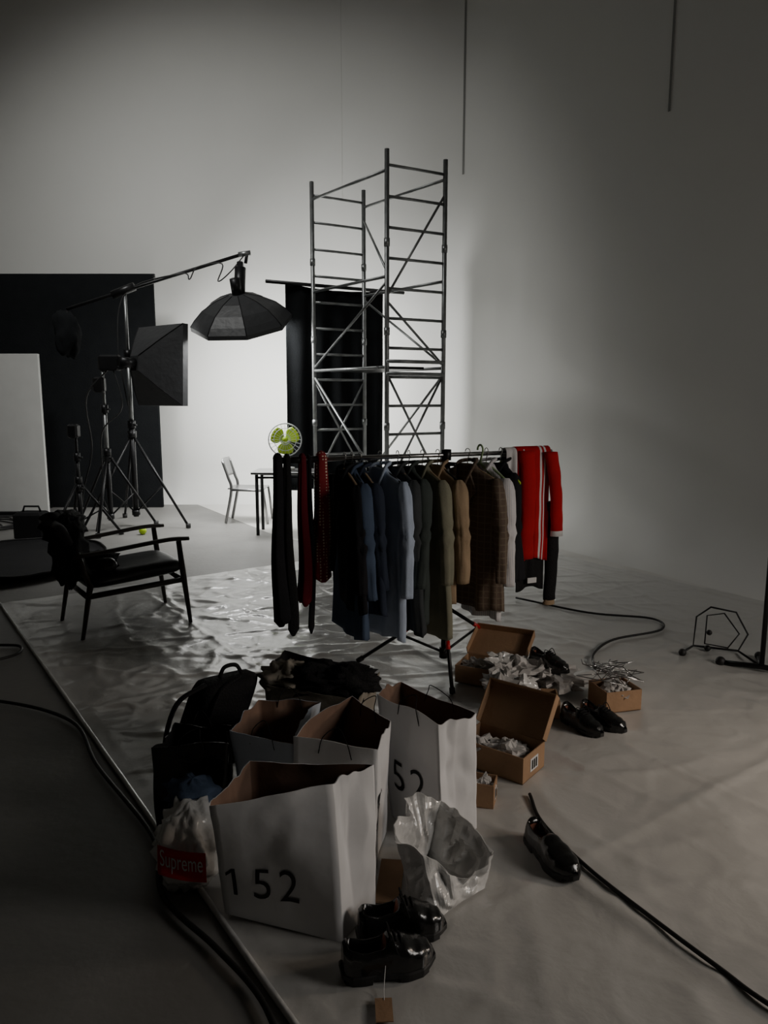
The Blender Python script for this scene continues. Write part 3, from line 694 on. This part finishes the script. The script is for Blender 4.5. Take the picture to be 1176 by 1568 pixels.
# ---------------------------------------------------------------- shoes
def shoe(b,heel,toe,z=.008,wd=.046,side=1,laces=True,hs=1.0):
    h=V((*heel,0)); t=V((*toe,0)); ax=(t-h).normalized(); L=(t-h).length; L=max(L,.26); sd=V((ax.y,-ax.x,0))
    def hwid(u):
        k=[(0,.42),(.03,.64),(.08,.76),(.18,.80),(.35,.74),(.5,.82),(.68,1.0),(.82,.95),(.93,.70),(.98,.42),(1,.2)]
        for i in range(len(k)-1):
            if u<=k[i+1][0]: f=(u-k[i][0])/(k[i+1][0]-k[i][0]); f=f*f*(3-2*f); return wd*lerp(k[i][1],k[i+1][1],f)
        return wd*.2
    def hgt(u):
        k=[(0,.060),(.06,.068),(.25,.056),(.38,.060),(.5,.070),(.62,.060),(.8,.044),(.93,.034),(1,.015)]
        for i in range(len(k)-1):
            if u<=k[i+1][0]: f=(u-k[i][0])/(k[i+1][0]-k[i][0]); f=f*f*(3-2*f); return hs*lerp(k[i][1],k[i+1][1],f)
        return .015
    def cen(u): return h+ax*(u*L)+sd*side*.010*math.sin(u*math.pi)
    nu,nv=44,30; vs=[];
    for i in range(nu+1):
        u=i/nu
        for j in range(nv+1):
            a=math.pi*j/nv; w=hwid(u); H_=hgt(u)
            x=-math.cos(a); zz=math.sin(a)**.6 if 0<j<nv else 0
            px=math.copysign(abs(x)**.75,x)*w*(1-.15*zz*(1 if u<.5 else .3)); pz=H_*zz
            op=max(0,1-((u-.25)/.20)**2)
            if op>0 and abs(x)<.60: pz-= (H_-.014)*min(1,op*2.5)*min(1,(.60-abs(x))*6)
            vs.append(cen(u)+sd*px+V((0,0,z+.026+pz)))
    fs=[(i*(nv+1)+j,(i+1)*(nv+1)+j,(i+1)*(nv+1)+j+1,i*(nv+1)+j+1) for i in range(nu) for j in range(nv)]
    b.add(vs,fs,M['leather'],True)
    i2=b.mid(M['lining']); base=len(b.f)-len(fs)
    for q in range(len(fs)):
        u=(q//nv)/nu; x=abs(math.cos(math.pi*((q%nv)+.5)/nv))
        if abs((u-.25)/.20)<.93 and x<.45: b.mi[base+q]=i2
    b.add([vs[j] for j in range(nv+1)],[tuple(range(nv+1))],M['leather'])
    out=[]; 
    for i in range(25): u=i/24; out.append((u,1))
    for i in range(24,-1,-1): out.append((i/24,-1))
    def sring(zz,sc): return [cen(u)+sd*s*(hwid(u)*sc)+ax*(.006 if u==1 else (-.006 if u==0 else 0))+V((0,0,z+zz)) for u,s in out]
    b.rings([sring(.012,1.02),sring(.014,1.1),sring(.026,1.1),sring(.029,1.0)],M['rubber'],smooth=False)
    hb=[(u,s) for u,s in out if u<.3]
    r0=[cen(u)+sd*s*hwid(u)*1.02+V((0,0,z)) for u,s in hb]; b.rings([r0,[p+V((0,0,.014)) for p in r0]],M['rubber'],smooth=False)
    fb=[(u,s) for u,s in out if .55<u<.95]
    r0=[cen(u)+sd*s*hwid(u)*.98+V((0,0,z)) for u,s in fb]; b.rings([r0,[p+V((0,0,.014)) for p in r0]],M['rubber'],smooth=False)
    if laces:
        for u in (.50,.56,.62):
            b.tube(cr([cen(u)+sd*s*.022+V((0,0,z+.026+hgt(u)*(.99 if s==0 else .93)+.004)) for s in(-1,0,1)],3),.003,M['black'],6)
        for s in (-1,1): b.tube(cr([cen(.5)+V((0,0,z+.026+hgt(.5)+.004)),cen(.5)+sd*s*.03+V((0,0,z+.04+hgt(.5))),cen(.56)+sd*s*.045+V((0,0,z+.02+hgt(.5)*.7))],4),.0022,M['black'],6)
b=B('pair_of_black_leather_shoes'); shoe(b,(-.115,1.83),(.135,1.89),.014,.056,hs=1.25); shoe(b,(-.075,1.965),(.145,2.005),.014,.054,side=-1,hs=1.25)
b.box((.0,1.705,.024),(.045,.075,.003),M['card'],R=rot(.05)); b.tube(cr([(0,1.735,.026),(.0,1.78,.03),(.01,1.83,.10),(.03,1.86,.118)],5),.0012,M['label'],5)
b.done()
b=B('black_loafer'); shoe(b,(.535,2.475),(.63,2.225),.016,.054,laces=False); b.done()
b=B('pair_of_black_derby_shoes'); shoe(b,(.90,3.50),(1.02,3.27),.016,.048); shoe(b,(1.0,3.53),(1.14,3.32),.016,.048); b.done()

# ---------------------------------------------------------------- shoe boxes
def shoebox(name,c,size,ang,lid=None,tissue=1,label=True,m=M['card'],n=5):
    b=B(name); R=rot(ang); c=V((*c,0)); sx,sy,sz=size; t=.004; z0=.016
    b.box(c+V((0,0,z0+t/2)),(sx,sy,t),M['cardin'],R)
    for s in(-1,1):
        b.box(c+R@V((s*(sx/2-t/2),0,z0+sz/2)),(t,sy,sz),m,R); b.box(c+R@V((0,s*(sy/2-t/2),z0+sz/2)),(sx-2*t,t,sz),m,R)
    if tissue:
        for i in range(n):
            x=random.uniform(-.30,.30)*sx; y=random.uniform(-.20,.20)*sy
            b.blob(c+R@V((x,y,z0+sz*.62+random.uniform(0,.02)*tissue)),(min(.08,sx*.3),min(.055,sy*.3),.033),M['tissue'],.6,1.7,18,smooth=False,seed=i+c.x*9,crease=True,R=R@rot(i*.4))
    if lid is not None:
        hinge=V((0,sy/2,z0+sz)); RL=Matrix.Rotation(lid,3,'X')
        def lp(x,y,z): return c+R@(hinge+RL@V((x,y,z)))
        RR=R@RL
        b.box(lp(0,-sy/2,.0),(sx+.008,sy,t),M['cardin'],RR)
        b.box(lp(0,-sy,-.02),(sx+.008,t,.045),m,RR)
        for s in(-1,1): b.box(lp(s*(sx/2+.004),-sy/2,-.02),(t,sy,.045),m,RR)
    if label:
        b.box(c+R@V((sx/2+.001,0,z0+sz*.5)),(.002,sy*.35,sz*.5),M['label'],R)
        for q in(-.03,0,.03): b.box(c+R@V((sx/2+.0025,q*sy*3,z0+sz*.5)),(.001,sy*.06,sz*.35),M['ink'],R)
    return b.done()
bc=V((.573,2.85,0))+V((-.79,.61,0))*.16+V((.61,.79,0))*.10
shoebox('open_shoe_box',(bc.x,bc.y),(.32,.20,.115),math.atan2(-.61,.79),lid=-math.radians(128))
shoebox('small_shoe_box',(.385,2.72),(.11,.09,.10),-.3,tissue=.5,n=3)
ob2=shoebox('open_shoe_box',(.60,4.0),(.34,.22,.10),-.45,lid=-math.radians(155))
shoebox('shoe_box',(1.20,3.66),(.20,.18,.11),.25,tissue=1,label=False)
shoebox('shoe_box',(.75,3.58),(.27,.17,.09),-.1,tissue=1,label=False)
b=B('crumpled_tissue_paper')
for i in range(12):
    x=random.uniform(.84,1.04); y=3.88+random.uniform(-.08,.20)+.1*(x-.5); z=random.uniform(.05,.12)
    if i<5: x=random.uniform(.58,.80); z=random.uniform(.12,.15); y=3.66+random.uniform(-.02,.30)
    b.blob((x,y,z),(random.uniform(.08,.12),random.uniform(.06,.09),random.uniform(.035,.06)),M['tissue'] if i%3 else M['film'],.7,1.5,22,smooth=False,seed=i,zmin=.018,crease=True,R=rot(i*1.3))
shoe(b,(.84,4.02),(.98,3.82),.12,.048)
b.done(parent=ob2)
b=B('pile_of_metal_hangers')
for i in range(9):
    c=V((1.18+random.uniform(-.06,.06),3.66+random.uniform(-.05,.05),.175+i*.005)); R=rot(random.uniform(-1.2,1.2),random.uniform(-.2,.2))
    b.tube([c+R@V(p) for p in ((-.12,-.04,0),(0,.05,0),(.12,-.04,0))],.003,M['chrome'],6,closed=True); b.tube([c+R@V((0,.05,0)),c+R@V((0,.1,0)),c+R@V((.03,.12,.01))],.003,M['chrome'],6)
b.done()

# ---------------------------------------------------------------- wire stand at right
b=B('black_wire_stand')
b.tube([(2.20,4.12,.05),(2.20,4.12,.70),(2.22,4.12,.735),(2.4,4.12,.735)],.014,M['blackmetal'],10)
b.tube([(2.02,4.25,.03),(2.20,4.12,.05),(2.45,4.0,.03)],.016,M['blackmetal'],10); b.tube([(2.20,4.12,.05),(2.3,4.35,.03)],.014,M['blackmetal'],8)
b.blob((2.02,4.25,.035),.03,M['rubber'],0,1,14); b.blob((2.22,4.12,.72),.024,M['rubber'],0,1,14); b.blob((2.3,4.35,.035),.025,M['rubber'],0,1,14)
hx=[(1.98,4.55,.03),(2.02,4.62,.20),(2.10,4.6,.27),(2.24,4.55,.25),(2.30,4.5,.12),(2.22,4.45,.03)]
b.tube(hx,.006,M['blackmetal'],8,closed=True)
hx2=[(2.03,4.5,.06),(2.07,4.58,.22),(2.17,4.56,.24),(2.22,4.45,.14),(2.14,4.42,.06)]
b.tube(hx2,.005,M['blackmetal'],8,closed=True)
b.tube([(1.86,4.42,.03),(1.98,4.55,.03),(2.22,4.45,.03),(2.20,4.12,.05)],.007,M['blackmetal'],8)
b.blob((1.86,4.42,.03),.024,M['rubber'],0,1,14); b.blob((2.05,4.50,.03),.02,M['rubber'],0,1,14); b.blob((2.1,4.6,.10),.018,M['rubber'],0,1,12)
b.done()

# ---------------------------------------------------------------- lights
def area(name,loc,d,size,power,col=(1,1,1),spread=180):
    l=bpy.data.lights.new(name,'AREA'); l.shape='DISK'; l.size=size; l.energy=power; l.color=col; l.spread=math.radians(spread)
    o=bpy.data.objects.new(name,l); bpy.context.scene.collection.objects.link(o); o.location=loc; o.rotation_euler=V(d).to_track_quat('-Z','Y').to_euler(); return o
area('octagonal_softbox_lamp',OC+OA.normalized()*.03,OA,1.05,100,(1,1,.98))
area('rectangular_softbox_lamp',RC+RA.normalized()*.03,RA,.75,58,(1,1,.98),spread=110)
area('added_wall_fill',(-3.6,5.6,7.2),(1.2,6.0,-5.6),1.6,65,(1,1,.97),spread=90)  # added fill, out of view near the ceiling, to brighten the back wall
area('added_right_fill',(4.9,.7,2.7),(-4.7,2.0,-2.4),1.6,58,(1,.94,.88))  # added off-frame fill for the foreground and right-facing bag sides
def spot(name,loc,tgt,power,ang,blend,col,rad=.1):
    l=bpy.data.lights.new(name,'SPOT'); l.energy=power; l.spot_size=math.radians(ang); l.spot_blend=blend; l.color=col; l.shadow_soft_size=rad
    o=bpy.data.objects.new(name,l); bpy.context.scene.collection.objects.link(o); o.location=loc; o.rotation_euler=(V(tgt)-V(loc)).to_track_quat('-Z','Y').to_euler()
spot('warm_lamp',(2.9,2.3,1.2),(1.5,2.7,0),52,110,1,(1,.82,.66),.15)
w_=bpy.data.worlds.new('studio_ambient'); bpy.context.scene.world=w_; w_.use_nodes=True
w_.node_tree.nodes['Background'].inputs[0].default_value=(.5,.5,.5,1); w_.node_tree.nodes['Background'].inputs[1].default_value=.02

# ---------------------------------------------------------------- camera
cd=bpy.data.cameras.new('camera'); cam=bpy.data.objects.new('camera',cd); bpy.context.scene.collection.objects.link(cam)
cam.location=(0,0,1.6); cam.rotation_euler=(math.radians(90-8.8),0,0); cd.lens=26; cd.sensor_width=36; cd.clip_start=.05
bpy.context.scene.camera=cam
